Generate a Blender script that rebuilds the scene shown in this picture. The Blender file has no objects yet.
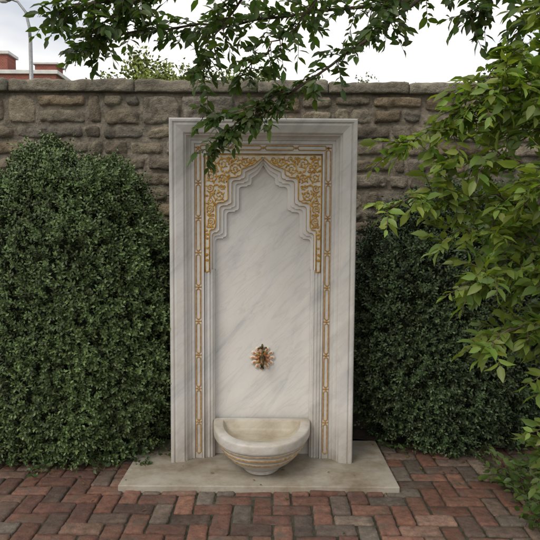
import bpy, math, random, bmesh
import numpy as np
from mathutils import Vector, Matrix, noise
random.seed(7); rng=np.random.default_rng(11)
scene=bpy.context.scene
COL=scene.collection

# ------------------------------------------------------------------ helpers
def empty(name,loc=(0,0,0)):
    e=bpy.data.objects.new(name,None); e.location=loc; e.empty_display_size=.1; COL.objects.link(e); return e
def mesh_obj(name,verts,faces,mat=None,parent=None,smooth=False,mats=None,fmat=None):
    me=bpy.data.meshes.new(name); me.from_pydata([tuple(v) for v in verts],[],faces)
    if mats:
        for m in mats: me.materials.append(m)
        if fmat is not None: me.polygons.foreach_set('material_index',fmat)
    elif mat: me.materials.append(mat)
    if smooth: me.polygons.foreach_set('use_smooth',[True]*len(me.polygons))
    me.update()
    o=bpy.data.objects.new(name,me); COL.objects.link(o)
    if parent: o.parent=parent
    return o
def set_col(me,cols):
    a=me.color_attributes.new('Col','FLOAT_COLOR','POINT')
    c=np.ones((len(me.vertices),4),dtype=np.float32); c[:,:3]=np.asarray(cols,dtype=np.float32)
    a.data.foreach_set('color',c.ravel())
def fast_mesh(name,V,F,mat,cols=None,parent=None,smooth=False):
    k=F.shape[1]; me=bpy.data.meshes.new(name)
    me.vertices.add(len(V)); me.vertices.foreach_set('co',V.astype(np.float32).ravel())
    me.loops.add(F.size); me.loops.foreach_set('vertex_index',F.astype(np.int32).ravel())
    me.polygons.add(len(F)); me.polygons.foreach_set('loop_start',(np.arange(len(F))*k).astype(np.int32))
    me.update(calc_edges=True)
    if smooth: me.polygons.foreach_set('use_smooth',np.ones(len(F),dtype=bool))
    if cols is not None: set_col(me,cols)
    me.materials.append(mat)
    o=bpy.data.objects.new(name,me); COL.objects.link(o)
    if parent: o.parent=parent
    return o
def norm(a): return a/np.maximum(np.linalg.norm(a,axis=-1,keepdims=True),1e-9)

class Geo:
    def __init__(s): s.v=[]; s.f=[]; s.m=[]
    def add(s,v,f,m=0):
        b=len(s.v); s.v+= [tuple(p) for p in v]; s.f+=[tuple(i+b for i in q) for q in f]; s.m+=[m]*len(f)
    def box(s,x0,x1,y0,y1,z0,z1,m=0):
        s.add([(x0,y0,z0),(x1,y0,z0),(x1,y1,z0),(x0,y1,z0),(x0,y0,z1),(x1,y0,z1),(x1,y1,z1),(x0,y1,z1)],
              [(0,3,2,1),(4,5,6,7),(0,1,5,4),(1,2,6,5),(2,3,7,6),(3,0,4,7)],m)
    def tube(s,pts,r,n=6,m=0,closed=False):
        pts=[Vector(p) for p in pts]; N=len(pts)
        rr=r if hasattr(r,'__len__') else [r]*N
        vs=[]; prev=None
        for i,p in enumerate(pts):
            if closed: t=pts[(i+1)%N]-pts[i-1]
            else: t=pts[min(i+1,N-1)]-pts[max(i-1,0)]
            if t.length<1e-9: t=Vector((0,0,1))
            t.normalize()
            if prev is None:
                a=Vector((0,1,0)) if abs(t.y)<.9 else Vector((1,0,0))
            else: a=prev
            u=(a-t*a.dot(t))
            if u.length<1e-6: u=t.orthogonal()
            u.normalize(); prev=u; w=t.cross(u)
            for k in range(n):
                an=2*math.pi*k/n; vs.append(p+(u*math.cos(an)+w*math.sin(an))*rr[i])
        fs=[]
        for i in range(N if closed else N-1):
            j=(i+1)%N
            for k in range(n):
                k2=(k+1)%n; fs.append((i*n+k,i*n+k2,j*n+k2,j*n+k))
        if not closed:
            fs.append(tuple(range(n-1,-1,-1))); fs.append(tuple((N-1)*n+k for k in range(n)))
        s.add(vs,fs,m)
    def blob(s,c,r,ax=(1,0,0),m=0,nu=8,nv=5):
        ax=Vector(ax).normalized(); yy=Vector((0,1,0)); zz=ax.cross(yy)
        vs=[];fs=[]
        for j in range(nv+1):
            ph=math.pi*j/nv
            for i in range(nu):
                th=2*math.pi*i/nu
                q=ax*(math.cos(ph)*r[0])+yy*(math.sin(ph)*math.sin(th)*r[1])+zz*(math.sin(ph)*math.cos(th)*r[2])
                vs.append(Vector(c)+q)
        for j in range(nv):
            for i in range(nu):
                i2=(i+1)%nu; fs.append((j*nu+i,j*nu+i2,(j+1)*nu+i2,(j+1)*nu+i))
        s.add(vs,fs,m)
    def prism(s,poly,y0,y1,m=0):
        n=len(poly)
        vs=[(x,y0,z) for x,z in poly]+[(x,y1,z) for x,z in poly]
        fs=[tuple(range(n)),tuple(range(2*n-1,n-1,-1))]+[(i,i+n,(i+1)%n+n,(i+1)%n) for i in range(n)]
        s.add(vs,fs,m)
    def obj(s,name,mats,parent=None,smooth=False,bevel=0):
        o=mesh_obj(name,s.v,s.f,parent=parent,smooth=smooth,mats=mats,fmat=s.m)
        bm=bmesh.new(); bm.from_mesh(o.data); bmesh.ops.recalc_face_normals(bm,faces=bm.faces); bm.to_mesh(o.data); bm.free()
        if bevel:
            b=o.modifiers.new('b','BEVEL'); b.width=bevel; b.segments=2; b.limit_method='ANGLE'; b.angle_limit=math.radians(35)
        return o

# ------------------------------------------------------------------ materials
def newmat(name):
    m=bpy.data.materials.new(name); m.use_nodes=True; nt=m.node_tree
    return m,nt,nt.nodes['Principled BSDF']
def N(nt,t,**k):
    n=nt.nodes.new(t)
    for a,b in k.items(): setattr(n,a,b)
    return n
def ramp(nt,stops):
    r=nt.nodes.new('ShaderNodeValToRGB'); e=r.color_ramp.elements
    while len(e)<len(stops): e.new(.5)
    for i,(p,c) in enumerate(stops): e[i].position=p; e[i].color=(*c,1)
    return r
def noise_n(nt,coord,scale,detail=4,rough=.6,dist=0):
    n=nt.nodes.new('ShaderNodeTexNoise'); n.inputs['Scale'].default_value=scale; n.inputs['Detail'].default_value=min(detail,5)
    n.inputs['Roughness'].default_value=rough; n.inputs['Distortion'].default_value=dist
    nt.links.new(coord,n.inputs['Vector']); return n
def mixc(nt,mode,fac,a,b):
    m=nt.nodes.new('ShaderNodeMix'); m.data_type='RGBA'; m.blend_type=mode
    for sock,v in ((m.inputs[0],fac),(m.inputs[6],a),(m.inputs[7],b)):
        if hasattr(v,'is_linked'): nt.links.new(v,sock)
        elif isinstance(v,(int,float)): sock.default_value=v
        else: sock.default_value=(*v,1)
    return m.outputs[2]
def bump(nt,h,strength,dist,bs):
    b=nt.nodes.new('ShaderNodeBump'); b.inputs['Strength'].default_value=strength; b.inputs['Distance'].default_value=dist
    nt.links.new(h,b.inputs['Height']); nt.links.new(b.outputs[0],bs.inputs['Normal'])

def marble(name,base=(.66,.64,.60),vein=(.48,.475,.47),dirt=.35,angle=38,rough=.45,fine=.5):
    m,nt,bs=newmat(name); tc=N(nt,'ShaderNodeTexCoord').outputs['Object']
    mp=N(nt,'ShaderNodeMapping',vector_type='TEXTURE'); nt.links.new(tc,mp.inputs[0])
    mp.inputs['Rotation'].default_value=(0,math.radians(angle),0); mp.inputs['Scale'].default_value=(.22,.5,1.0)
    n1=noise_n(nt,mp.outputs[0],1.5,5,.58,1.0)
    r1=ramp(nt,[(.30,vein),(.44,tuple(.3*v+.7*b for v,b in zip(vein,base))),(.58,base)]); nt.links.new(n1.outputs[0],r1.inputs[0])
    mp2=N(nt,'ShaderNodeMapping',vector_type='TEXTURE'); nt.links.new(tc,mp2.inputs[0])
    mp2.inputs['Rotation'].default_value=(0,math.radians(angle+6),0); mp2.inputs['Scale'].default_value=(.10,.3,.7)
    n2=noise_n(nt,mp2.outputs[0],1.6,4,.5,1.2)
    r2=ramp(nt,[(.46,(1,1,1)),(.50,(.84,.845,.85)),(.54,(1,1,1))]); nt.links.new(n2.outputs[0],r2.inputs[0])
    c=mixc(nt,'MULTIPLY',fine,r1.outputs[0],r2.outputs[0])
    n3=noise_n(nt,tc,4.5,5,.7)
    r3=ramp(nt,[(.42,(1,1,1)),(.75,(.70,.62,.50))]); nt.links.new(n3.outputs[0],r3.inputs[0])
    c=mixc(nt,'MULTIPLY',dirt,c,r3.outputs[0])
    sp=N(nt,'ShaderNodeSeparateXYZ'); nt.links.new(tc,sp.inputs[0])
    mr=N(nt,'ShaderNodeMapRange'); nt.links.new(sp.outputs[2],mr.inputs[0]); mr.inputs[1].default_value=.0; mr.inputs[2].default_value=.40; mr.inputs[3].default_value=1.2; mr.inputs[4].default_value=0
    mu=N(nt,'ShaderNodeMath',operation='MULTIPLY'); nt.links.new(mr.outputs[0],mu.inputs[0]); nt.links.new(n3.outputs[0],mu.inputs[1])
    c=mixc(nt,'MULTIPLY',mu.outputs[0],c,(.50,.43,.34))
    nt.links.new(c,bs.inputs['Base Color']); bs.inputs['Roughness'].default_value=rough
    bump(nt,noise_n(nt,tc,60,2,.6).outputs[0],.15,.004,bs)
    return m
M_marble=marble('marble_frame',base=(.64,.63,.61),vein=(.48,.485,.49),fine=.5); M_panel=marble('marble_panel',base=(.72,.705,.68),vein=(.56,.565,.57),dirt=.2,angle=40,fine=.6)
M_arch=marble('marble_arch',base=(.76,.75,.73),vein=(.66,.66,.66),dirt=.3,angle=40,fine=.2)
M_basin=marble('marble_basin',base=(.62,.605,.57),dirt=.9,angle=60)
M_bowl=marble('marble_bowl_inside',base=(.56,.52,.43),vein=(.38,.34,.27),dirt=1.,angle=60)
M_slab=marble('marble_slab',base=(.49,.47,.42),vein=(.34,.32,.28),dirt=1.,angle=80,rough=.75)

def simple(name,c1,c2,scale=30,rough=.6,metal=0,bs_=.2,dist=.004,p=(.35,.65)):
    m,nt,bs=newmat(name); tc=N(nt,'ShaderNodeTexCoord').outputs['Object']
    n=noise_n(nt,tc,scale,4,.65); r=ramp(nt,[(p[0],c1),(p[1],c2)]); nt.links.new(n.outputs[0],r.inputs[0])
    nt.links.new(r.outputs[0],bs.inputs['Base Color']); bs.inputs['Roughness'].default_value=rough; bs.inputs['Metallic'].default_value=metal
    if bs_>0: bump(nt,n.outputs[0],bs_,dist,bs)
    return m
M_gold=simple('gold_leaf_paint',(.40,.20,.035),(.66,.41,.09),40,.42,.3)
M_goldline=simple('worn_gold_line',(.34,.18,.05),(.54,.34,.12),50,.5,.2)
M_basingold=simple('worn_gilding',(.30,.18,.08),(.56,.42,.24),35,.6,.05)
M_goldbg=simple('gilded_marble_ground',(.60,.53,.38),(.73,.70,.64),25,.5,0,p=(.3,.6))
M_brass=simple('aged_brass',(.05,.035,.018),(.20,.14,.06),60,.45,.7)
M_orange=simple('faded_red_enamel',(.46,.15,.06),(.58,.30,.15),50,.5)
M_cream=simple('cream_enamel',(.62,.57,.47),(.72,.68,.6),50,.5)
M_bark=simple('bark',(.045,.032,.022),(.16,.12,.085),35,.9,0,.6,.01)
M_soil=simple('soil',(.022,.016,.010),(.075,.055,.035),9,.95,0,.8,.03)
M_joint=simple('joint_sand',(.016,.022,.009),(.075,.062,.045),14,.95,0,.8,.01)
M_mortar=simple('mortar',(.11,.095,.075),(.27,.235,.185),14,.95,0,.9,.03)
M_metal=simple('galvanised_steel',(.25,.26,.27),(.36,.37,.38),20,.5,.6,0)
M_white=simple('white_paint',(.6,.6,.58),(.75,.74,.72),5,.6,0,0)
M_roof=simple('slate_roof',(.09,.09,.10),(.16,.155,.16),6,.8,0,0)
M_glass=simple('window_glass',(.02,.025,.03),(.05,.06,.07),2,.1,0,0)
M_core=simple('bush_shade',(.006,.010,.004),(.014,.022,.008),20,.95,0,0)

def leafmat(name,rough=.42,trans=.3,tint=(1.5,1.7,.5)):
    m,nt,bs=newmat(name); a=N(nt,'ShaderNodeAttribute',attribute_name='Col'); c=a.outputs['Color']
    nt.links.new(c,bs.inputs['Base Color']); bs.inputs['Roughness'].default_value=rough
    if trans>0:
        tr=N(nt,'ShaderNodeBsdfTranslucent'); c2=mixc(nt,'MULTIPLY',1.,c,tint); nt.links.new(c2,tr.inputs[0])
        mx=N(nt,'ShaderNodeMixShader'); mx.inputs[0].default_value=trans
        nt.links.new(bs.outputs[0],mx.inputs[1]); nt.links.new(tr.outputs[0],mx.inputs[2])
        nt.links.new(mx.outputs[0],nt.nodes['Material Output'].inputs[0])
    return m
M_box=leafmat('boxwood_leaf',.5,0); M_leaf=leafmat('tree_leaf',.42,.35,(1.8,2.0,.6)); M_dist=leafmat('distant_leaf',.7,0)

def attrmat(name,rough,scale,lo,hi,bs_=.5,dist=.01,extra=None,big=None):
    m,nt,bs=newmat(name); a=N(nt,'ShaderNodeAttribute',attribute_name='Col')
    tc=N(nt,'ShaderNodeTexCoord').outputs['Object']
    n=noise_n(nt,tc,scale,5,.75); r=ramp(nt,[(.3,lo),(.7,hi)]); nt.links.new(n.outputs[0],r.inputs[0])
    c=mixc(nt,'MULTIPLY',1.,a.outputs['Color'],r.outputs[0])
    if extra:
        sc,th,colr=extra
        n2=noise_n(nt,tc,sc,5,.75); r2=ramp(nt,[(th,(0,0,0)),(th+.14,(.85,.85,.85))]); nt.links.new(n2.outputs[0],r2.inputs[0])
        c=mixc(nt,'MIX',r2.outputs[0],c,colr)
    if big:
        n4=noise_n(nt,tc,big,3,.6); r4=ramp(nt,[(.35,(.68,.67,.65)),(.65,(1.12,1.12,1.1))]); nt.links.new(n4.outputs[0],r4.inputs[0])
        c=mixc(nt,'MULTIPLY',1.,c,r4.outputs[0])
    nt.links.new(c,bs.inputs['Base Color']); bs.inputs['Roughness'].default_value=rough
    n3=noise_n(nt,tc,scale*2.2,4,.8); bump(nt,n3.outputs[0],bs_,dist,bs); return m
M_stone=attrmat('wall_stone',.95,15,(.45,.43,.40),(1.4,1.36,1.28),1.,.03,(5,.555,(.085,.078,.062)),1.3)
M_cope=attrmat('coping_stone',.95,12,(.5,.5,.5),(1.3,1.28,1.2),1.,.02,(5,.53,(.08,.076,.065)),2)
M_brick=attrmat('paver_brick',.92,22,(.5,.5,.5),(1.35,1.33,1.3),.9,.010,(8,.52,(.12,.103,.085)),1.6)

# ------------------------------------------------------------------ ground
CX=-.045
g=Geo(); g.add([(-900,-900,-.04),(900,-900,-.04),(900,900,-.04),(-900,900,-.04)],[(0,1,2,3)])
gm=simple('ground_grass_soil',(.03,.045,.015),(.09,.09,.045),.6,.95)
g.obj('ground',[gm])
nx,ny=120,14; V=[];F=[]
for j in range(ny+1):
    for i in range(nx+1):
        x=-6+12*i/nx; y=3.93+.62*j/ny
        V.append((x,y,.012+.03*noise.noise(Vector((x*5,y*5,0)))+.02*noise.noise(Vector((x*19,y*19,3)))))
for j in range(ny):
    for i in range(nx):
        a=j*(nx+1)+i; F.append((a,a+1,a+nx+2,a+nx+1))
mesh_obj('planting_bed',V,F,M_soil,smooth=True)

pave=empty('brick_pavement')
g=Geo(); g.add([(-5,-1.5,-.012),(5,-1.5,-.012),(5,3.98,-.012),(-5,3.98,-.012)],[(0,1,2,3)]); g.obj('joint_sand_sheet',[M_joint],pave)
Wb=.104; gap=.008
pal=[(.19,.092,.066),(.225,.118,.085),(.155,.080,.062),(.118,.077,.062),(.18,.128,.102),(.145,.122,.102),(.20,.102,.076),(.125,.096,.082),(.225,.175,.14),(.25,.155,.118)]
wts=[5,5,5,4,3,2,4,2.5,2.3,3]
BV=[];BF=[];BC=[]
def brick(x0,x1,y0,y1):
    gx=gap+random.uniform(-.003,.005)
    x0+=gx/2;x1-=gx/2;y0+=gx/2;y1-=gx/2
    cx,cy=(x0+x1)/2,(y0+y1)/2; z=random.uniform(-.006,.004)+.010*noise.noise(Vector((cx*1.5,cy*1.5,0)))
    tx,ty=random.uniform(-.03,.03),random.uniform(-.03,.03); rot=random.uniform(-.03,.03)
    c=random.choices(pal,wts)[0]; k=random.uniform(.75,1.25); c=tuple(k*v for v in c)
    b=len(BV); e=.006
    def P(x,y,zz):
        dx,dy=x-cx,y-cy; j=.0028
        return (cx+dx-dy*rot+random.uniform(-j,j),cy+dy+dx*rot+random.uniform(-j,j),z+zz+dx*tx+dy*ty)
    n1=7 if x1-x0>y1-y0 else 4; n2=4 if n1==7 else 7
    xs=[x0,x0+e]+[x0+(x1-x0)*t/n1 for t in range(1,n1)]+[x1-e,x1]
    ys=[y0,y0+e]+[y0+(y1-y0)*t/n2 for t in range(1,n2)]+[y1-e,y1]
    for jy,y in enumerate(ys):
        for ix,x in enumerate(xs):
            ed=(jy in(0,len(ys)-1))or(ix in(0,len(xs)-1)); cn=(jy in(0,len(ys)-1))and(ix in(0,len(xs)-1))
            zz=-.005-random.uniform(0,.004) if ed else random.uniform(-.0012,.0010)
            if cn: zz-=.004; x2=x+(cx-x)*.05; y2=y+(cy-y)*.05
            else: x2,y2=x,y
            BV.append(P(x2,y2,zz)); BC.append(c)
    nxs=len(xs)
    for jy in range(len(ys)-1):
        for ix in range(nxs-1):
            a=b+jy*nxs+ix; BF.append((a,a+1,a+nxs+1,a+nxs))
    loop=[b+i for i in range(nxs)]+[b+j*nxs+nxs-1 for j in range(1,len(ys))]+[b+(len(ys)-1)*nxs+i for i in range(nxs-2,-1,-1)]+[b+j*nxs for j in range(len(ys)-2,0,-1)]
    s=len(BV)
    for q in loop:
        v=BV[q]; BV.append((v[0],v[1],-.035)); BC.append(c)
    L=len(loop)
    for i in range(L): BF.append((loop[(i+1)%L],loop[i],s+i,s+(i+1)%L))
for j in range(-13,39):
    for i in range(-46,47):
        d=(i-j)%4; x=i*Wb+.02; y=j*Wb+.005
        if d==0 and y+Wb<3.97: brick(x,x+2*Wb,y,y+Wb)
        elif d==3 and y+2*Wb<3.97: brick(x,x+Wb,y,y+2*Wb)
o=mesh_obj('bricks',BV,BF,M_brick,pave,smooth=True); set_col(o.data,BC)

# ------------------------------------------------------------------ stone wall
WY=4.45
wall=empty('stone_wall')
SV=[];SF=[];SC=[]
spal=[(.30,.265,.21),(.27,.235,.185),(.34,.305,.245),(.235,.22,.195),(.30,.275,.23),(.20,.175,.145),(.37,.335,.275),(.29,.235,.17)]
def stone(x0,x1,z0,z1,yf,prot,step=.016):
    b=len(SV); nx=max(6,int((x1-x0)/step)); nz=max(5,int((z1-z0)/step)); sd=random.uniform(0,99)
    c=random.choice(spal); k=random.uniform(.72,1.18); c=[k*v for v in c]; prot=prot*random.uniform(.5,2.2)
    tl=random.uniform(-.12,.12); tx=random.uniform(-.06,.06); cut=[random.uniform(0,.045) for _ in range(4)]
    for j in range(nz+1):
        for i in range(nx+1):
            u=i/nx; v=j/nz
            x=x0+(x1-x0)*u; z=z0+(z1-z0)*v
            cu=abs(2*u-1)**3; cv=abs(2*v-1)**3; q=cut[(1 if u>.5 else 0)+(2 if v>.5 else 0)]
            x-=math.copysign(cu*cv*q,2*u-1); z-=math.copysign(cu*cv*q*.6,2*v-1)
            e=0 if (i in(0,nx) or j in(0,nz)) else (.9 if (i in(1,nx-1) or j in(1,nz-1)) else 1)
            n=noise.fractal(Vector((x*9,sd,z*13)),1,2,6)
            n2=noise.noise(Vector((x*36,sd+5,z*36)))
            n3=abs(noise.noise(Vector((x*14,sd+9,z*22))))
            y=yf+.028-(.028+prot+tl*(z-(z0+z1)/2)+tx*(x-(x0+x1)/2)+.014*n+.006*n2-.016*n3)*e
            wx=.018*noise.noise(Vector((x*4,z*6,1)))+.012*noise.noise(Vector((x*22,z*22,9)))
            wz=.034*noise.noise(Vector((x*1.6,z*3,7)))+.018*noise.noise(Vector((x*7,z*5,3)))+.010*noise.noise(Vector((x*25,z*25,4)))
            f=min(1,(2.47-z)/.15) if z>2.32 else 1
            SV.append((x+wx,y,z+wz*max(f,0))); SC.append(c)
    for j in range(nz):
        for i in range(nx):
            a=b+j*(nx+1)+i; SF.append((a,a+1,a+nx+2,a+nx+1))
z=0.0
while z<2.44:
    h=random.choice([.09,.12,.15,.19,.23])
    if 2.46-(z+h)<.08: h=2.468-z
    x=-6+random.uniform(-.2,0)
    while x<6:
        w=random.choice([.12,.19,.27,.36,.46])*random.uniform(.8,1.25); gj=random.uniform(.003,.008)
        if h>.14 and random.random()<.65:
            hh=h*random.uniform(.3,.7); w=max(w,.24)
            w1=w*random.uniform(.35,.65)
            if random.random()<.5: stone(x+gj,x+w-gj,z+.004,z+hh-.004,WY,.012)
            else: stone(x+gj,x+w1-gj,z+.004,z+hh-.004,WY,.012); stone(x+w1+gj,x+w-gj,z+.004,z+hh-.004,WY,.012)
            w1=w*random.uniform(.35,.65)
            if random.random()<.5: stone(x+gj,x+w-gj,z+hh+.004,z+h-.004,WY,.012)
            else: stone(x+gj,x+w1-gj,z+hh+.004,z+h-.004,WY,.012); stone(x+w1+gj,x+w-gj,z+hh+.004,z+h-.004,WY,.012)
        else: stone(x+gj,x+w-gj,z+.005,z+h-.005,WY,.012)
        x+=w
    z+=h
o=mesh_obj('stone_face',SV,SF,M_stone,wall,smooth=True); set_col(o.data,SC)
nx,nz=420,86; V=[];F=[]
for j in range(nz+1):
    for i in range(nx+1):
        x=-6.2+12.4*i/nx; z=-.05+2.53*j/nz
        V.append((x,WY+.012+.010*noise.fractal(Vector((x*8,0,z*8)),1,2,4),z))
for j in range(nz):
    for i in range(nx):
        a=j*(nx+1)+i; F.append((a,a+1,a+nx+2,a+nx+1))
mesh_obj('mortar_face',V,F,M_mortar,wall,smooth=True)
g=Geo(); g.box(-6.2,6.2,WY+.04,WY+.42,-.05,2.474); g.obj('mortar_core',[M_mortar],wall)
CV=[];CF=[];CC=[]
x=-6.2
while x<6.2:
    w=random.uniform(.45,1.05); h=random.uniform(.075,.098); ov=random.uniform(.03,.06)
    c=random.choice([(.25,.235,.20),(.21,.20,.175),(.28,.26,.22),(.23,.21,.175)]); b=len(CV)
    nx=int(w/.022); sd=random.uniform(0,50)
    prof=[(WY+.03,2.475),(WY-ov+.008,2.475),(WY-ov,2.481),(WY-ov,2.475+h*.3),(WY-ov,2.475+h*.55),(WY-ov,2.475+h*.8),(WY-ov+.003,2.475+h-.006),(WY-ov+.010,2.475+h),(WY+.05,2.475+h+.003),(WY+.15,2.475+h+.006),(WY+.3,2.475+h+.004),(WY+.45,2.475+h),(WY+.46,2.475)]
    sl_=random.uniform(-.012,.012)
    for i in range(nx+1):
        xx=x+.003+(w-.006)*i/nx; e=0 if i in(0,nx) else 1
        for (py,pz) in prof:
            n=noise.fractal(Vector((xx*7,py*9+sd,pz*20)),1,2,5)*.013+noise.noise(Vector((xx*30,sd,pz*40)))*.005
            CV.append((xx,py-n*e+(.010 if not e else 0)*(1 if py<WY+.2 else -1),pz+n*.6*(1 if pz>2.5 else .3)+(sl_*(i/nx-.5) if pz>2.5 else 0)-(.006 if not e and pz>2.5 else 0))); CC.append(c)
    P_=len(prof)
    for i in range(nx):
        for k in range(P_-1):
            a=b+i*P_+k; CF.append((a,a+P_,a+P_+1,a+1))
    CF.append(tuple(b+k for k in range(P_))); CF.append(tuple(b+nx*P_+k for k in range(P_-1,-1,-1)))
    x+=w
o=mesh_obj('coping',CV,CF,M_cope,wall,smooth=True); set_col(o.data,CC)

# ------------------------------------------------------------------ marble fountain
ft=empty('marble_wall_fountain',(CX,0,0))
HW=.558; TOP=2.118; Z0=.03
gs=Geo(); n=40
pts=[]
for i in range(n+1): pts.append((-.80+1.58*i/n,3.165+.004*noise.noise(Vector((i*.4,0,0)))+.005*noise.noise(Vector((i*1.7,5,0)))))
pts.append((.775,3.5)); pts.append((.77,3.88)); pts.append((-.79,3.88))
m_=len(pts)
gs.add([(x,y,.03) for x,y in pts]+[(x,y,-.03) for x,y in pts],[tuple(range(m_)),tuple(range(2*m_-1,m_-1,-1))]+[(i,i+m_,(i+1)%m_+m_,(i+1)%m_) for i in range(m_)])
so=gs.obj('marble_base_slab',[M_slab],bevel=.005); so.location=(CX,0,0)

g=Geo()
def sweep(prof,m=0):
    vs=[];fs=[]
    for d,y in prof:
        w=HW-d; t=TOP-d
        vs+=[(-w,y,Z0),(-w,y,t),(w,y,t),(w,y,Z0)]
    for k in range(len(prof)-1):
        for s in range(3):
            a=k*4+s; fs.append((a,a+1,a+5,a+4))
    g.add(vs,fs,m)
prof=[(0,3.78),(0,3.497),(.004,3.488),(.009,3.485),(.020,3.485),(.024,3.489),(.027,3.494),(.031,3.494),(.035,3.489),(.040,3.488),
      (.082,3.500),(.087,3.506),(.091,3.515),(.097,3.517),(.100,3.525),(.106,3.537),(.114,3.546),(.120,3.549),(.121,3.558),(.140,3.558),(.143,3.566),(.184,3.566),(.187,3.560),(.198,3.560),(.199,3.70)]
sweep(prof)
fr=g.obj('moulded_frame',[M_marble],ft)
g=Geo(); g.box(-HW+.002,HW-.002,3.64,3.79,Z0,TOP-.002); g.obj('back_panel',[M_panel],ft)
IW=HW-.199; OW=.296
for sx in(-1,1):
    g=Geo()
    pr=[(IW-.001,3.60),(IW-.001,3.577),(IW-.012,3.574),(IW-.015,3.580),(IW-.019,3.580),(IW-.022,3.574),(IW-.032,3.574),(IW-.035,3.583),(IW-.039,3.583),(IW-.042,3.578),(IW-.050,3.580),(IW-.053,3.592),(OW+.004,3.594),(OW,3.602),(OW,3.66)]
    vs=[(sx*x,y,Z0) for x,y in pr]+[(sx*x,y,1.215) for x,y in pr]; n=len(pr)
    g.add(vs,[(i,i+1,i+1+n,i+n) for i in range(n-1)]); g.obj('pilaster',[M_marble],ft)
def outline(steps,apex,r=.020):
    P=[(steps[0][0],1.20)]
    for k in range(len(steps)):
        x,zt=steps[k]
        if k<len(steps)-1:
            xn=steps[k+1][0]; rr=min(r,(x-xn)*.4)
            P.append((x,zt-rr*1.1))
            for a in range(1,6):
                t=a/5*math.pi/2; P.append((x-rr*(1-math.cos(t)),zt-rr*1.1+rr*1.1*math.sin(t)))
            q=(x-rr-xn)
            P.append((xn+q*.45,zt+.001)); P.append((xn+q*.42,zt+.008)); P.append((xn+q*.12,zt+.012)); P.append((xn,zt+.022))
        else:
            P.append((x,zt-.02))
            for a in range(1,9):
                t=a/8; P.append((x*(1-t)*(1-.25*math.sin(t*math.pi)) if t<1 else 0, zt-.02+(apex-zt+.02)*(t**.8*.75+.25*t**3)))
    return P
A =outline([(.322,1.462),(.284,1.626),(.210,1.779),(.128,1.848)],1.900)
B1=outline([(.312,1.443),(.266,1.607),(.192,1.761),(.110,1.832)],1.888)
B2=outline([(.304,1.424),(.246,1.588),(.171,1.743),(.091,1.814)],1.872)
B =outline([(.296,1.405),(.226,1.570),(.150,1.725),(.073,1.796)],1.856)
def U(outl,w,top,zb):
    R=[(x,max(z,zb)) for x,z in outl]; L=[(-x,z) for x,z in R[::-1]][1:]
    R[0]=(R[0][0],zb); L[-1]=(L[-1][0],zb)
    return [(-w,zb),(-w,top),(w,top),(w,zb)]+R+L
YS=3.575
g=Geo()
g.prism(U(A,IW-.0005,TOP-.1985,1.198),YS,3.70,1)
g.prism(U(B1,IW-.003,TOP-.203,1.201),YS+.010,3.70,0)
g.prism(U(B2,IW-.006,TOP-.206,1.204),YS+.026,3.70,0)
g.prism(U(B,IW-.009,TOP-.209,1.207),YS+.042,3.70,0)
g.obj('stepped_arch',[M_arch,M_goldbg],ft)
g=Geo(); TZ=1.914
for s in(-1,1):
    g.tube([(s*(x+.005),YS-.001,z) for x,z in A],.0040,6)
    g.tube([(s*x,YS+.010,z) for x,z in B1],.0018,5,1)
    g.tube([(s*(IW-.005),YS-.001,1.2),(s*(IW-.005),YS-.001,TZ)],.004,6)
    g.tube([(s*(IW-.004),YS,1.203),(s*.323,YS,1.203)],.005,6)
g.tube([(-IW+.005,YS-.001,TZ),(IW-.005,YS-.001,TZ)],.004,6)
def aw(z):
    m=0
    for k in range(len(A)-1):
        if A[k][1]<=z<=A[k+1][1]:
            t=(z-A[k][1])/max(1e-6,A[k+1][1]-A[k][1]); m=max(m,A[k][0]*(1-t)+A[k+1][0]*t)
    return m if m else (.322 if z<1.2 else 0.)
def inside(x,z,m=.004):
    return x<IW-.008-m and 1.208+m<z<TZ-.005-m and x>max(aw(z),aw(z-m*2))+.008+m and x>0
circ=[]
for R in (.040,.033,.026,.02,.015,.011,.008):
    for t in range(2500):
        x=random.uniform(0,IW); z=random.uniform(1.2,1.92)
        if not inside(x,z): continue
        if any(math.hypot(x-a,z-b)<(R+c)*.92 for a,b,c in circ): continue
        if all(inside(x+R*math.cos(q)*.9,z+R*math.sin(q)*.9,0) for q in [i*math.pi/6 for i in range(12)]): circ.append((x,z,R))
for (x,z,R) in circ:
    a0=random.uniform(0,6.28); d=random.choice([-1,1])
    turns=1.55 if R>.02 else 1.0
    P=[];rad=[]
    nn=26 if R>.02 else 12
    for i in range(nn):
        t=i/(nn-1); rr=R*.95*(1-t*.82); an=a0+d*t*turns*2*math.pi
        P.append((x+rr*math.cos(an),z+rr*math.sin(an))); rad.append((.0044 if R>.02 else .0034)*(1-.45*t))
    for s in(-1,1): 
        g.tube([(s*p,YS-.002,q) for p,q in P],rad,5); g.blob((s*P[-1][0],YS-.002,P[-1][1]),(.006,.004,.006))
    nl=5 if R>.03 else (3 if R>.018 else 1)
    for k in range(nl):
        an=a0+d*(k/nl*2*math.pi+.5); rr=R*.93*(1-.82*((k/nl+.08)/turns))
        px,pz=x+rr*math.cos(an),z+rr*math.sin(an)
        dx,dz=math.cos(an+d*.9),math.sin(an+d*.9)
        if inside(px+dx*.016,pz+dz*.016,0):
            for s in(-1,1): g.blob((s*(px+dx*.008),YS-.001,pz+dz*.008),(.011,.0035,.0045),ax=(s*dx,0,dz))
        dx,dz=math.cos(an+d*2.6),math.sin(an+d*2.6)
        if R>.026:
            for s in(-1,1): g.blob((s*(px+dx*.007),YS-.001,pz+dz*.007),(.009,.003,.004),ax=(s*dx,0,dz))
g.obj('gilded_arabesque',[M_gold,M_goldline],ft,smooth=True)
g=Geo(); dC=.1635; yc=3.5655
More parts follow.
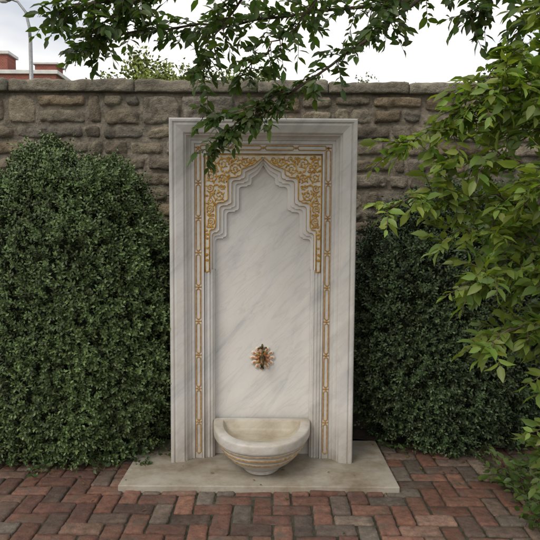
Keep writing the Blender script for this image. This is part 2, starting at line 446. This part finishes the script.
def link(p0,p1,w=.0125,r=.0042):
    p0=Vector(p0);p1=Vector(p1);t=(p1-p0);L=t.length;t.normalize();s=Vector((t.z,0,-t.x)); e=.009
    P=[p0,p0+t*e+s*w,p1-t*e+s*w,p1,p1-t*e-s*w,p0+t*e-s*w]; Q=[]
    for i in range(6):
        a,b=P[i],P[(i+1)%6]
        for k in range(4): Q.append(a+(b-a)*k/4)
    g.tube(Q,r,5,0,closed=True)
for s in(-1,1):
    x=s*(HW-dC); zz=.05; nL=9; LL=(TOP-dC-zz)/nL
    for k in range(nL):
        link((x,yc,zz+k*LL+.010),(x,yc,zz+(k+1)*LL-.010))
        g.blob((x,yc,zz+(k+1)*LL),(.008,.005,.008))
        for ss in(-1,1): g.blob((x+ss*.012,yc,zz+(k+1)*LL),(.005,.004,.007),ax=(0,0,1))
nT=4; LL=2*(HW-dC)/nT
for k in range(nT):
    x0=-(HW-dC)+k*LL; link((x0+.010,yc,TOP-dC),(x0+LL-.010,yc,TOP-dC))
    g.blob((x0+LL,yc,TOP-dC),(.008,.005,.008))
for d in(.1415,.1855):
    w=HW-d;t=TOP-d
    g.tube([(-w,3.563,Z0),(-w,3.563,t),(w,3.563,t),(w,3.563,Z0)],.0020,5)
g.obj('gilded_chain_border',[M_goldline],ft,smooth=True)

g=Geo(); a_,b_=.303,.475; yb=3.615
def dring(sx,sy,z,off=0,n=40):
    R=[]
    for i in range(n+1):
        th=math.pi*i/n; c,s=math.cos(th),math.sin(th)
        R.append((a_*sx*math.copysign(abs(c)**.86,c),yb-off-b_*sy*abs(s)**.92,z))
    return R
lev=[(.42,.64,.03,0),(.45,.67,.036,0),(.455,.675,.048,0),(.44,.665,.054,0),(.60,.735,.072,0),(.72,.80,.095,0),(.795,.85,.118,0),(.81,.862,.122,1),(.82,.87,.128,1),(.825,.872,.134,1),(.82,.868,.138,0),(.86,.895,.146,0),(.895,.918,.156,0),(.90,.922,.160,1),(.912,.93,.165,1),(.91,.93,.172,1),(.905,.927,.176,0),(.93,.945,.182,0),(.945,.957,.190,0),(.95,.96,.193,1),(.955,.963,.198,1),(.95,.96,.201,0),(.985,.985,.209,0),(.998,.998,.217,0),(1.0,1.0,.225,0),(1.0,1.0,.258,0),(.994,.995,.266,0),(.98,.985,.270,0)]
n=41; vs=[];fs=[];ms=[]
for sx,sy,z,m in lev: vs+=dring(sx,sy,z)
inner=[(.80,.80,.270,0,.035),(.79,.79,.268,2,.037),(.775,.775,.258,2,.04),(.72,.72,.225,2,.05),(.6,.6,.205,2,.07),(.35,.38,.196,2,.12),(.05,.06,.194,2,.2)]
for sx,sy,z,m,off in inner: vs+=dring(sx,sy,z,off)
K=len(lev)+len(inner)
for k in range(K-1):
    m=(lev[k+1][3] if k+1<len(lev) else inner[k+1-len(lev)][3])
    if k==len(lev)-1: m=0
    for i in range(n):
        j=(i+1)%n
        if j==0 and k<len(lev)-1: continue
        fs.append((k*n+i,k*n+j,(k+1)*n+j,(k+1)*n+i)); ms.append(m)
fs.append(tuple((K-1)*n+i for i in range(n))); ms.append(2)
g.v+=vs; g.f+=fs; g.m+=ms
bo=g.obj('basin',[M_basin,M_basingold,M_bowl],ft,smooth=True)
mod=bo.modifiers.new('e','EDGE_SPLIT'); mod.split_angle=math.radians(50)

g=Geo(); rz=.655; ry=3.635
for ring,(R,ln,wd,mts,npet) in enumerate([(.058,.022,.0155,(1,1),12),(.060,.010,.007,(0,0),12),(.037,.014,.0095,(0,2),9)]):
    for i in range(npet):
        an=2*math.pi*(i+.5*(ring==2))/npet
        g.blob((math.cos(an)*R,ry-(.003,.010,.013)[ring],rz+math.sin(an)*R),(ln,(.009,.006,.008)[ring],wd),ax=(math.cos(an),0,math.sin(an)),m=mts[i%2],nu=10,nv=7)
g.tube([(0,ry+.004,rz),(0,ry-.014,rz)],.030,20,0)
g.tube([(0,ry-.012,rz),(0,ry-.026,rz)],.021,16,3)
g.obj('rosette',[M_orange,M_cream,M_goldline,M_brass],ft,smooth=True)
g=Geo()
g.tube([(0,ry-.02,rz),(0,ry-.055,rz+.002),(0,ry-.075,rz-.004),(0,ry-.085,rz-.02),(0,ry-.086,rz-.045)],[.013,.013,.0125,.011,.010],12)
g.tube([(0,ry-.086,rz-.044),(0,ry-.086,rz-.052)],.0125,12)
g.tube([(0,ry-.05,rz),(0,ry-.05,rz+.028),(0,ry-.05,rz+.034),(0,ry-.05,rz+.065)],[.012,.009,.006,.006],10)
for k in range(4):
    an=k*math.pi/2+.5; dx,dy=math.cos(an)*.026,math.sin(an)*.026
    g.tube([(0,ry-.05,rz+.067),(dx,ry-.05+dy,rz+.070)],[.004,.0045],8); g.blob((dx,ry-.05+dy,rz+.070),(.007,.007,.007))
g.blob((0,ry-.05,rz+.080),(.018,.008,.008),ax=(0,0,1))
g.obj('brass_tap',[M_brass],ft,smooth=True)

# ------------------------------------------------------------------ leaves
T_small=np.array([(0,0,0),(.5,-.5,.10),(1,0,-.05),(.5,.5,.10)])
F_small3=np.array([(0,1,2),(0,2,3)])
T_big=np.array([(0,0,0),(.28,-.44,.06),(.62,-.42,.04),(1,0,-.14),(.62,.42,.04),(.28,.44,.06),(.28,0,-.015),(.62,0,-.035)])
F_big3=np.array([(0,1,6),(1,2,7),(1,7,6),(2,3,7),(3,4,7),(7,4,5),(7,5,6),(6,5,0)])
def leaves(name,P,D,Nn,L,W,C,mat,parent=None,big=False):
    D=norm(D); S=norm(np.cross(D,Nn)); Nn=np.cross(S,D)
    T=T_big if big else T_small; Fc=F_big3 if big else F_small3
    k=len(T); L=L[:,None,None]; W=W[:,None,None]
    V=P[:,None,:]+L*T[None,:,0:1]*D[:,None,:]+W*T[None,:,1:2]*S[:,None,:]+L*T[None,:,2:3]*Nn[:,None,:]
    F=(Fc[None]+ (np.arange(len(P))*k)[:,None,None]).reshape(-1,3)
    return fast_mesh(name,V.reshape(-1,3),F,mat,np.repeat(C,k,axis=0),parent,smooth=big)

def bush(name,c,r,nsp,seed,base=(.035,.062,.022),leafL=.022,lump=.10,p=2.2):
    rg=np.random.default_rng(seed); par=empty(name,(0,0,0))
    d=norm(rg.normal(size=(nsp,3))); d[:,2]=np.where(d[:,2]<-.75,-d[:,2],d[:,2])
    back=(d[:,1]>.40)&(rg.random(nsp)<.7); d[back,1]*=-1
    sv=seed*3.7
    def fz(q): 
        return lump*noise.fractal(Vector((q[0]*2.0+sv,q[1]*2.0,q[2]*2.6)),1,2,2), .085*noise.noise(Vector((q[0]*6+sv,q[1]*6,q[2]*8)))
    k=(np.abs(d)**p).sum(1)**(-1/p)
    ff=np.array([fz(q) for q in d]); fac=1+ff.sum(1); mid=ff[:,1]
    depth=1-.10*rg.random(nsp)**1.5
    P=np.array(c)+d*(k*fac*depth)[:,None]*np.array(r)
    nrm=norm(d/np.array(r))
    keep=P[:,2]>.02; P=P[keep];nrm=nrm[keep];fac=fac[keep];mid=mid[keep]; n=len(P)
    sd=norm(nrm*1.0+np.array([0,0,.6])+rg.normal(size=(n,3))*.5)
    slen=rg.uniform(.045,.11,n); slen[rg.random(n)<.03]*=1.7
    nl=11; allP=[];allD=[];allN=[];allC=[]
    tone=np.clip(1+8*mid,.5,1.7)*rg.uniform(.7,1.35,n)
    u=norm(np.cross(sd,rg.normal(size=(n,3)))); w=np.cross(sd,u)
    for i in range(nl):
        t=(i+.6)/nl; an=i*2.4
        side=u*math.cos(an)+w*math.sin(an)
        allP.append(P+sd*(slen*t)[:,None]+side*.002)
        allD.append(sd*(.35+.9*t**2)+side*1.0+rg.normal(size=(n,3))*.18)
        allN.append(sd*1.0-side*.3+rg.normal(size=(n,3))*.25)
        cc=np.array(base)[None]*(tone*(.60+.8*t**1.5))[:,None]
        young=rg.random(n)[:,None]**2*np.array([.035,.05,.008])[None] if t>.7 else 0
        allC.append(cc+young)
    P2=np.concatenate(allP);D2=np.concatenate(allD);N2=np.concatenate(allN);C2=np.concatenate(allC)
    m=len(P2); L=rg.uniform(.8,1.25,m)*leafL
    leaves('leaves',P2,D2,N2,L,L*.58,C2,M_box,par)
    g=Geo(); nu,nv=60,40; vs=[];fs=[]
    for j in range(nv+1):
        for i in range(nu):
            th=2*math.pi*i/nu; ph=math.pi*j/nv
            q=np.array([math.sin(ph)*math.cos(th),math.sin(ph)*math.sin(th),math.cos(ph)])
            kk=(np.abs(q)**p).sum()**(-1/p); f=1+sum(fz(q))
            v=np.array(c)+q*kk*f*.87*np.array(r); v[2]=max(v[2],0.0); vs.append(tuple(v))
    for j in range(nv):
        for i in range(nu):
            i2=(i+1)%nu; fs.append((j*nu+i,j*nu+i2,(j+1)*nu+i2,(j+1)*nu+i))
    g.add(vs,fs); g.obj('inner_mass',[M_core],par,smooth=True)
    g=Geo()
    for k in range(9):
        x=c[0]+rg.uniform(-.12,.12); y=c[1]+rg.uniform(-.1,.1)
        g.tube([(x,y,-.03),(x+rg.uniform(-.15,.15),y,.3),(x+rg.uniform(-.3,.3),y+rg.uniform(-.2,.2),.8)],[.025,.018,.008],6)
    g.obj('stems',[M_bark],par)
    return par
bush('boxwood_bush',(-1.30,3.80,.80),(.69,.44,1.10),11500,1,(.064,.100,.034))
bush('boxwood_bush',(1.27,4.02,.76),(.69,.42,.96),9500,2,(.041,.068,.029))
bush('boxwood_bush',(2.48,3.95,.9),(.66,.42,1.1),2800,3,(.036,.062,.028))
bush('boxwood_bush',(-2.65,3.9,.85),(.7,.42,1.0),2800,4,(.045,.075,.028))

# ------------------------------------------------------------------ trees in front
def crom(P,n):
    P=[np.array(p,float) for p in P]; P=[2*P[0]-P[1]]+P+[2*P[-1]-P[-2]]; out=[]
    S=len(P)-3
    for i in range(n+1):
        t=i/n*S; k=min(int(t),S-1); u=t-k; a,b,c,d=P[k:k+4]
        out.append(.5*((2*b)+(-a+c)*u+(2*a-5*b+4*c-d)*u*u+(-a+3*b-3*c+d)*u**3))
    return out
class Tree:
    def __init__(s,name,seed): s.name=name; s.g=Geo(); s.P=[];s.D=[];s.Nn=[];s.L=[];s.C=[]; s.r=np.random.default_rng(seed)
    def limb(s,path,r0,r1,n=16):
        Q=crom(path,n); rad=[r0+(r1-r0)*i/n for i in range(n+1)]
        Q=[q+(s.r.normal(size=3)*.008 if 0<i<n else 0) for i,q in enumerate(Q)]
        s.g.tube([tuple(q) for q in Q],rad,8); return Q
    def twig(s,p,d,ln,nl,LL,col,droop=.5,r=.0028):
        R=s.r; n=7; d=norm(np.array(d,float)); pts=[np.array(p)]
        for i in range(n):
            d=norm(d+np.array([0,0,-droop/n])+R.normal(size=3)*.13); pts.append(pts[-1]+d*ln/n)
        s.g.tube([tuple(q) for q in pts],[r*(1-.7*i/n) for i in range(n+1)],5)
        tone=R.uniform(.7,1.3)
        for i in range(nl):
            t=.12+.88*(i+.5)/nl; f=t*n; k=min(int(f),n-1); q=pts[k]+(pts[k+1]-pts[k])*(f-k); td=norm(pts[k+1]-pts[k])
            sd=norm(np.cross(td,[0,0,1])+1e-6)*(1 if i%2 else -1)
            dd=td*R.uniform(.2,1.0)+sd*R.uniform(.5,1.2)+np.array([0,0,R.uniform(-.45,.3)])+R.normal(size=3)*.2
            if i==nl-1: dd=td
            s.P.append(q); s.D.append(dd); s.Nn.append(np.array([0,-.25,.9])+R.normal(size=3)*.6)
            s.L.append(LL*R.uniform(.55,1.2)); s.C.append(np.array(col)*tone*R.uniform(.75,1.3)*np.array([R.uniform(.85,1.2),1,R.uniform(.8,1.1)]))
    def spray(s,path,r0,nt,tl,nl,LL,col,droop=.5,spread=1.,t0=.1,up=0.):
        Q=s.limb(path,r0,r0*.25,18); R=s.r; n=len(Q)-1
        for k in range(nt):
            t=t0+(1-t0)*(k+R.random())/nt; f=min(t*n,n-.01); i=int(f); q=Q[i]+(Q[i+1]-Q[i])*(f-i); td=norm(Q[i+1]-Q[i])
            d=td*.7+R.normal(size=3)*spread*np.array([.8,.8,.6])+np.array([0,0,up])
            s.twig(q,d,tl*R.uniform(.6,1.3),nl,LL,col,droop)
    def build(s,wr=.46,mat=None):
        par=empty(s.name); s.g.obj('trunk_and_limbs',[M_bark],par,smooth=True)
        L=np.array(s.L)
        leaves('leaves',np.array(s.P),np.array(s.D),np.array(s.Nn),L,L*wr,np.array(s.C),mat or M_leaf,par,big=True); return par
t=Tree('shade_tree',21); dk=(.055,.094,.026)
t.limb([(2.5,3.3,-.05),(2.45,3.28,1.0),(2.38,3.2,2.0),(2.3,3.1,2.9),(2.2,3.0,3.8),(2.15,3.0,4.8)],.13,.05,20)
A1=[(2.32,3.12,2.75),(1.7,3.0,2.9),(.9,2.9,2.78),(.1,2.85,2.68),(-.6,2.9,2.62),(-1.05,2.95,2.52)]
t.spray(A1,.024,115,.17,9,.068,dk,.5,.8,.2)
t.spray([(2.2,3.0,2.9),(1.2,3.1,2.75),(.4,3.15,2.62),(-.2,3.15,2.55),(-.7,3.1,2.48),(-1.0,3.1,2.40)],.013,90,.15,9,.066,dk,.5,.75,.25)
t.spray([(1.2,2.95,2.85),(.8,2.95,2.66),(.5,2.95,2.42),(.25,3.0,2.25),(0,3.02,2.08),(-.22,3.04,1.97)],.011,36,.13,9,.062,dk,.7,.7,.3)
t.spray([(.15,3.02,2.2),(.0,3.02,2.14),(-.15,3.02,2.07),(-.36,3.02,2.03)],.006,24,.12,9,.062,dk,.7,.7,.1)
t.spray([(0,3.02,2.09),(-.15,3.0,2.02),(-.26,3.0,1.93),(-.33,3.0,1.86)],.005,14,.10,8,.060,dk,.9,.5,.2)
t.spray([(-.05,2.9,2.68),(-.2,2.95,2.52),(-.3,3.0,2.36),(-.34,3.0,2.2)],.007,26,.14,9,.064,dk,.7,.7,.15)
t.spray([(.35,2.92,2.7),(.15,2.95,2.5),(-.02,2.98,2.36),(-.15,3.0,2.24)],.007,26,.14,9,.064,dk,.7,.7,.15)
t.spray([(-.5,2.9,2.64),(-.75,2.9,2.5),(-.92,2.95,2.38)],.008,20,.13,9,.066,dk,.6,.7,.2)
t.spray([(.7,2.9,2.8),(.6,2.85,2.55),(.5,2.85,2.42)],.008,16,.15,9,.064,dk,.7,.7,.2)
t.spray([(1.5,3.0,2.9),(1.15,2.95,2.68),(.95,2.9,2.5)],.009,30,.18,9,.068,dk,.6,.8,.1)
t.spray([(1.9,3.0,2.9),(1.5,2.9,2.65),(1.2,2.85,2.45)],.009,30,.2,9,.07,dk,.6,.8,.1)
t.spray([(2.2,3.0,3.4),(1.2,2.8,3.4),(.2,2.7,3.3),(-.8,2.8,3.1),(-1.4,2.8,2.9)],.03,36,.3,9,.08,dk,.6,.9,.2)
t.spray([(2.2,3.0,3.6),(2.6,2.4,4.0),(3.0,2.0,4.2)],.03,30,.4,10,.08,dk,.6,1,.2)
t.spray([(2.15,3.0,4.4),(1.4,3.3,4.6),(.8,3.5,4.7)],.03,24,.4,10,.08,dk,.6,1,.2)
t.build(.50)
t=Tree('dogwood_tree',33); br=(.150,.210,.046); b2=(.095,.148,.038)
t.limb([(1.78,2.62,-.05),(1.76,2.6,.6),(1.72,2.6,1.4),(1.68,2.58,2.2),(1.66,2.55,3.0)],.05,.015,18)
def S(path,nt,tl=.2,c=br,nl=9,LL=.070,dr=.3,t0=.2): t.spray(path,.008,nt,tl,nl,LL,c,dr,.7,t0)
S([(1.7,2.6,1.6),(1.25,2.5,1.86),(.9,2.5,1.93),(.55,2.5,1.83)],44,.15)
S([(1.7,2.6,1.4),(1.3,2.5,1.62),(1.0,2.5,1.78),(.72,2.5,1.74)],40,.15)
S([(1.7,2.6,1.2),(1.2,2.5,1.52),(.85,2.5,1.62),(.50,2.5,1.56)],42,.13)
S([(1.7,2.6,1.1),(1.2,2.5,1.38),(.95,2.5,1.46),(.74,2.5,1.42)],34,.14)
S([(1.73,2.6,1.0),(1.3,2.45,1.25),(1.05,2.4,1.3),(.84,2.4,1.25)],42,.15)
S([(1.74,2.6,.7),(1.35,2.45,.98),(1.1,2.4,1.08),(.90,2.4,1.0)],36,.14)
S([(1.7,2.6,1.8),(1.3,2.5,2.1),(1.05,2.5,2.2),(.86,2.5,2.08)],48,.18)
S([(1.7,2.6,1.7),(1.3,2.5,1.95),(1.05,2.45,2.05),(.80,2.45,1.98)],44,.16)
S([(1.7,2.6,2.1),(1.4,2.5,2.35),(1.15,2.45,2.4)],46,.2)
S([(1.7,2.6,1.3),(1.45,2.3,1.5),(1.2,2.2,1.6),(1.0,2.2,1.65)],44,.17)
S([(1.7,2.6,1.7),(1.5,2.8,1.8),(1.3,2.9,1.7),(1.08,2.95,1.5)],44,.2,b2)
S([(1.7,2.6,1.5),(1.4,2.75,1.45),(1.1,2.8,1.3)],44,.2,b2)
S([(1.7,2.6,1.9),(1.45,2.8,2.1),(1.15,2.9,2.0)],44,.2,b2)
S([(1.72,2.6,1.1),(1.45,2.7,1.1),(1.15,2.75,1.0)],36,.17,b2)
S([(1.76,2.6,.6),(1.5,2.5,.8),(1.2,2.45,.85)],34,.15)
S([(1.76,2.6,.5),(1.5,2.5,.66),(1.2,2.45,.62)],32,.15)
S([(1.77,2.6,.3),(1.5,2.6,.45),(1.24,2.55,.44)],30,.15,b2)
S([(1.77,2.6,.15),(1.55,2.65,.28),(1.33,2.65,.26)],24,.14,b2)
S([(1.7,2.6,2.4),(1.4,2.5,2.8),(1.2,2.5,3.0)],20,.25)
S([(1.7,2.6,1.9),(2.1,2.4,2.2),(2.4,2.2,2.3)],30,.25)
S([(1.75,2.6,.9),(2.1,2.4,1.2),(2.4,2.2,1.3)],30,.25)
t.build(.46)

def ground_plants(name,spots,col,LL,seed,nper=14):
    t=Tree(name,seed); R=t.r
    for (x,y,h) in spots:
        for k in range(nper):
            an=R.uniform(0,6.28); t.twig((x+R.normal()*.04,y+R.normal()*.04,.0),(math.cos(an)*.8,math.sin(an)*.8,R.uniform(.6,1.6)),h*R.uniform(.6,1.2),6,LL,col,.6,.0018)
    t.build(.6)
ground_plants('ground_cover_plant',[(1.38,3.3,.22),(1.45,3.15,.3),(1.5,3.0,.35),(1.42,2.95,.25),(1.6,3.3,.3),(1.36,2.8,.2),(1.45,2.8,.25)],(.09,.15,.038),.05,5)
ground_plants('ground_cover_plant',[(.84,3.78,.08),(1.0,3.80,.10),(1.15,3.75,.12),(1.32,3.65,.15)],(.06,.12,.03),.03,6,7)
ground_plants('ground_cover_plant',[(-.68,3.72,.14),(-.78,3.48,.10),(-1.0,3.42,.10),(-1.42,3.38,.16)],(.05,.095,.028),.035,8,7)

R=np.random.default_rng(3); n=520
P=np.stack([R.uniform(-2.6,2.4,n),3.95-np.abs(R.normal(size=n))*.42,np.full(n,.008)],1)
on=(np.abs(P[:,0]-CX)<.78)&(P[:,1]>3.15); P[on,2]=.036
kp=~(on&(R.random(n)<.75)); P=P[kp]; n=len(P)
D=R.normal(size=(n,3))*np.array([1,1,.12]); Nn=np.tile([0,0,1.],(n,1))+R.normal(size=(n,3))*.3
Cc=np.array([(.16,.10,.04),(.10,.07,.035),(.20,.15,.05),(.07,.09,.03)])[R.integers(0,4,n)]
L=R.uniform(.010,.028,n); leaves('leaf_litter',P,D,Nn,L,L*.5,Cc,M_leaf,None,True)

# ------------------------------------------------------------------ background
bb=empty('brick_building',(-12.3,27,0))
bm_,nt,bs=newmat('red_brick_wall'); tc=N(nt,'ShaderNodeTexCoord').outputs['Object']
mp=N(nt,'ShaderNodeMapping'); nt.links.new(tc,mp.inputs[0]); mp.inputs['Rotation'].default_value=(math.radians(90),0,0)
bt=N(nt,'ShaderNodeTexBrick'); nt.links.new(mp.outputs[0],bt.inputs[0]); bt.inputs['Scale'].default_value=4
bt.inputs['Color1'].default_value=(.33,.09,.06,1); bt.inputs['Color2'].default_value=(.24,.065,.05,1); bt.inputs['Mortar'].default_value=(.3,.22,.18,1)
nt.links.new(bt.outputs[0],bs.inputs['Base Color']); bs.inputs['Roughness'].default_value=.9
g=Geo(); g.box(-4,2.55,0,8,-.1,8.3); g.box(-1.6,.1,.6,1.5,8.3,9.35); g.box(1.2,2.2,1.0,1.9,8.3,9.0); g.obj('walls_and_chimneys',[bm_],bb)
g=Geo(); g.box(-4.1,2.65,-.1,8.1,8.302,8.48); g.box(-1.7,.2,.5,1.6,9.352,9.5); g.box(1.1,2.3,.9,2.0,9.002,9.1); g.obj('cornice',[M_white],bb,bevel=.02)
g=Geo(); g.add([(-4.05,.3,8.485),(2.6,.3,8.485),(2.6,7.7,8.485),(-4.05,7.7,8.485),(-3,4,9.6),(-1.9,4,9.6)],[(0,1,5,4),(1,2,5),(2,3,4,5),(3,0,4)]); g.obj('roof',[M_roof],bb)
g=Geo()
for zz in (1.2,4.2,6.2):
    for xx in (-3.2,-1.4,.4): g.box(xx,xx+1,-.06,.02,zz,zz+1.4)
g.obj('windows',[M_glass],bb)
g=Geo(); g.tube([(-.6,1.0,9.5),(-.6,1.0,10.3)],.13,10); g.tube([(-.6,1.0,10.3),(-.6,1.0,10.5)],.18,10); g.tube([(-1.2,1.0,9.5),(-1.2,1.0,9.9)],.12,10); g.obj('chimney_pots',[M_orange],bb)
pb=empty('white_house',(-9.0,34,0)); g=Geo(); g.box(-2.6,1.6,0,7,-.1,9.4); g.obj('walls',[M_white],pb)
g=Geo(); g.add([(-2.8,-.3,9.4),(1.8,-.3,9.4),(1.8,7.3,9.4),(-2.8,7.3,9.4),(-2.0,3.5,10.2),(1.0,3.5,10.2)],[(0,1,5,4),(1,2,5),(2,3,4,5),(3,0,4),(3,2,1,0)]); g.obj('roof',[M_roof],pb)
g=Geo()
for xx in(-2,-.6,.7):
    for zz in(1.5,4.5,7): g.box(xx,xx+.7,-.05,.02,zz,zz+1.4)
g.obj('windows',[M_glass],pb)
sl=empty('street_lamp',(-7.25,18,0)); g=Geo()
g.tube([(0,0,-.05),(0,0,.5),(0,0,4),(0,0,7.1)],[.11,.08,.07,.055],12)
g.tube([(0,0,6.9),(-.02,0,7.4),(-.12,0,7.85),(-.35,0,8.15),(-.62,0,8.25)],[.05,.045,.04,.035,.035],10)
g.obj('pole_and_arm',[M_metal],sl,smooth=True)
g=Geo(); g.tube([(-.5,0,8.25),(-.62,0,8.26),(-.85,0,8.27),(-1.0,0,8.26)],[.05,.11,.12,.05],12); g.obj('lamp_head',[M_metal],sl,smooth=True)
g=Geo(); g.blob((-.78,0,8.18),(.15,.09,.08)); g.obj('lens',[M_white],sl,smooth=True)
def far_tree(x,y,h,r,seed,col):
    R=np.random.default_rng(seed); par=empty('distant_tree'); g=Geo()
    g.tube([(x,y,-.1),(x+.1,y,h*.4),(x,y,h*.8)],[.3,.22,.08],8)
    cl=[]
    for k in range(26):
        d=norm(R.normal(size=3)); q=np.array([x,y,h*.72])+d*np.array([r,r,h*.24])*R.uniform(.45,.95); cl.append(q)
        g.tube([(x,y,h*.5),tuple((np.array([x,y,h*.6])+q)/2),tuple(q)],[.09,.05,.02],5)
    g.obj('trunk_and_limbs',[M_bark],par)
    n=9000; ci=R.integers(0,len(cl),n); P=np.array(cl)[ci]+R.normal(size=(n,3))*r*.15
    C=np.array(col)[None]*R.uniform(.6,1.4,(n,1))*(.75+.5*R.random(len(cl)))[ci][:,None]
    L=R.uniform(.14,.28,n); leaves('leaves',P,R.normal(size=(n,3)),R.normal(size=(n,3))+[0,0,1],L,L*.6,C,M_dist,par)
far_tree(-6.6,30,10.0,2.6,1,(.17,.21,.04)); far_tree(-3.6,32,10.5,2.8,2,(.15,.20,.04)); far_tree(-.6,36,10.9,3,3,(.12,.16,.04)); far_tree(6.5,36,10.8,3,4,(.09,.14,.04)); far_tree(13.5,34,10.5,3.2,5,(.09,.14,.04)); far_tree(-20,36,11,3,6,(.06,.1,.03))

# ------------------------------------------------------------------ light, sky, camera
el,az=math.radians(46),math.radians(222)
w=bpy.data.worlds.new('World'); scene.world=w; w.use_nodes=True; nt=w.node_tree; bg=nt.nodes['Background']
sky=N(nt,'ShaderNodeTexSky',sky_type='NISHITA'); sky.sun_disc=False; sky.sun_elevation=el; sky.sun_rotation=az; sky.air_density=1.0; sky.dust_density=3
tc=N(nt,'ShaderNodeTexCoord').outputs['Generated']
mp=N(nt,'ShaderNodeMapping'); nt.links.new(tc,mp.inputs[0]); mp.inputs['Scale'].default_value=(1,1,2.5)
cn=noise_n(nt,mp.outputs[0],2.2,4,.55,0); cr=ramp(nt,[(.28,(.25,.25,.25)),(.58,(1,1,1))]); nt.links.new(cn.outputs[0],cr.inputs[0])
c=mixc(nt,'MIX',cr.outputs[0],sky.outputs[0],(9.1,8.85,8.5))
nt.links.new(c,bg.inputs[0]); bg.inputs[1].default_value=.135
sd=bpy.data.lights.new('sun','SUN'); sd.energy=1.2; sd.angle=math.radians(30); sd.color=(1,.93,.81)
so=bpy.data.objects.new('sun',sd); COL.objects.link(so)
dv=Vector((math.sin(az)*math.cos(el),math.cos(az)*math.cos(el),math.sin(el)))
so.rotation_euler=dv.to_track_quat('Z','Y').to_euler(); so.location=dv*20
cd=bpy.data.cameras.new('camera'); cam=bpy.data.objects.new('camera',cd); COL.objects.link(cam); scene.camera=cam
cd.sensor_width=36; cd.sensor_height=36; cd.lens=36*583/540; cd.clip_start=.05; cd.clip_end=3000
cam.location=(0,0,1.48)
cam.rotation_euler=(Matrix.Rotation(math.radians(90-4.25),3,'X')@Matrix.Rotation(math.radians(.35),3,'Z')).to_euler()
scene.view_settings.view_transform='Standard'; scene.view_settings.look='None'; scene.view_settings.exposure=0
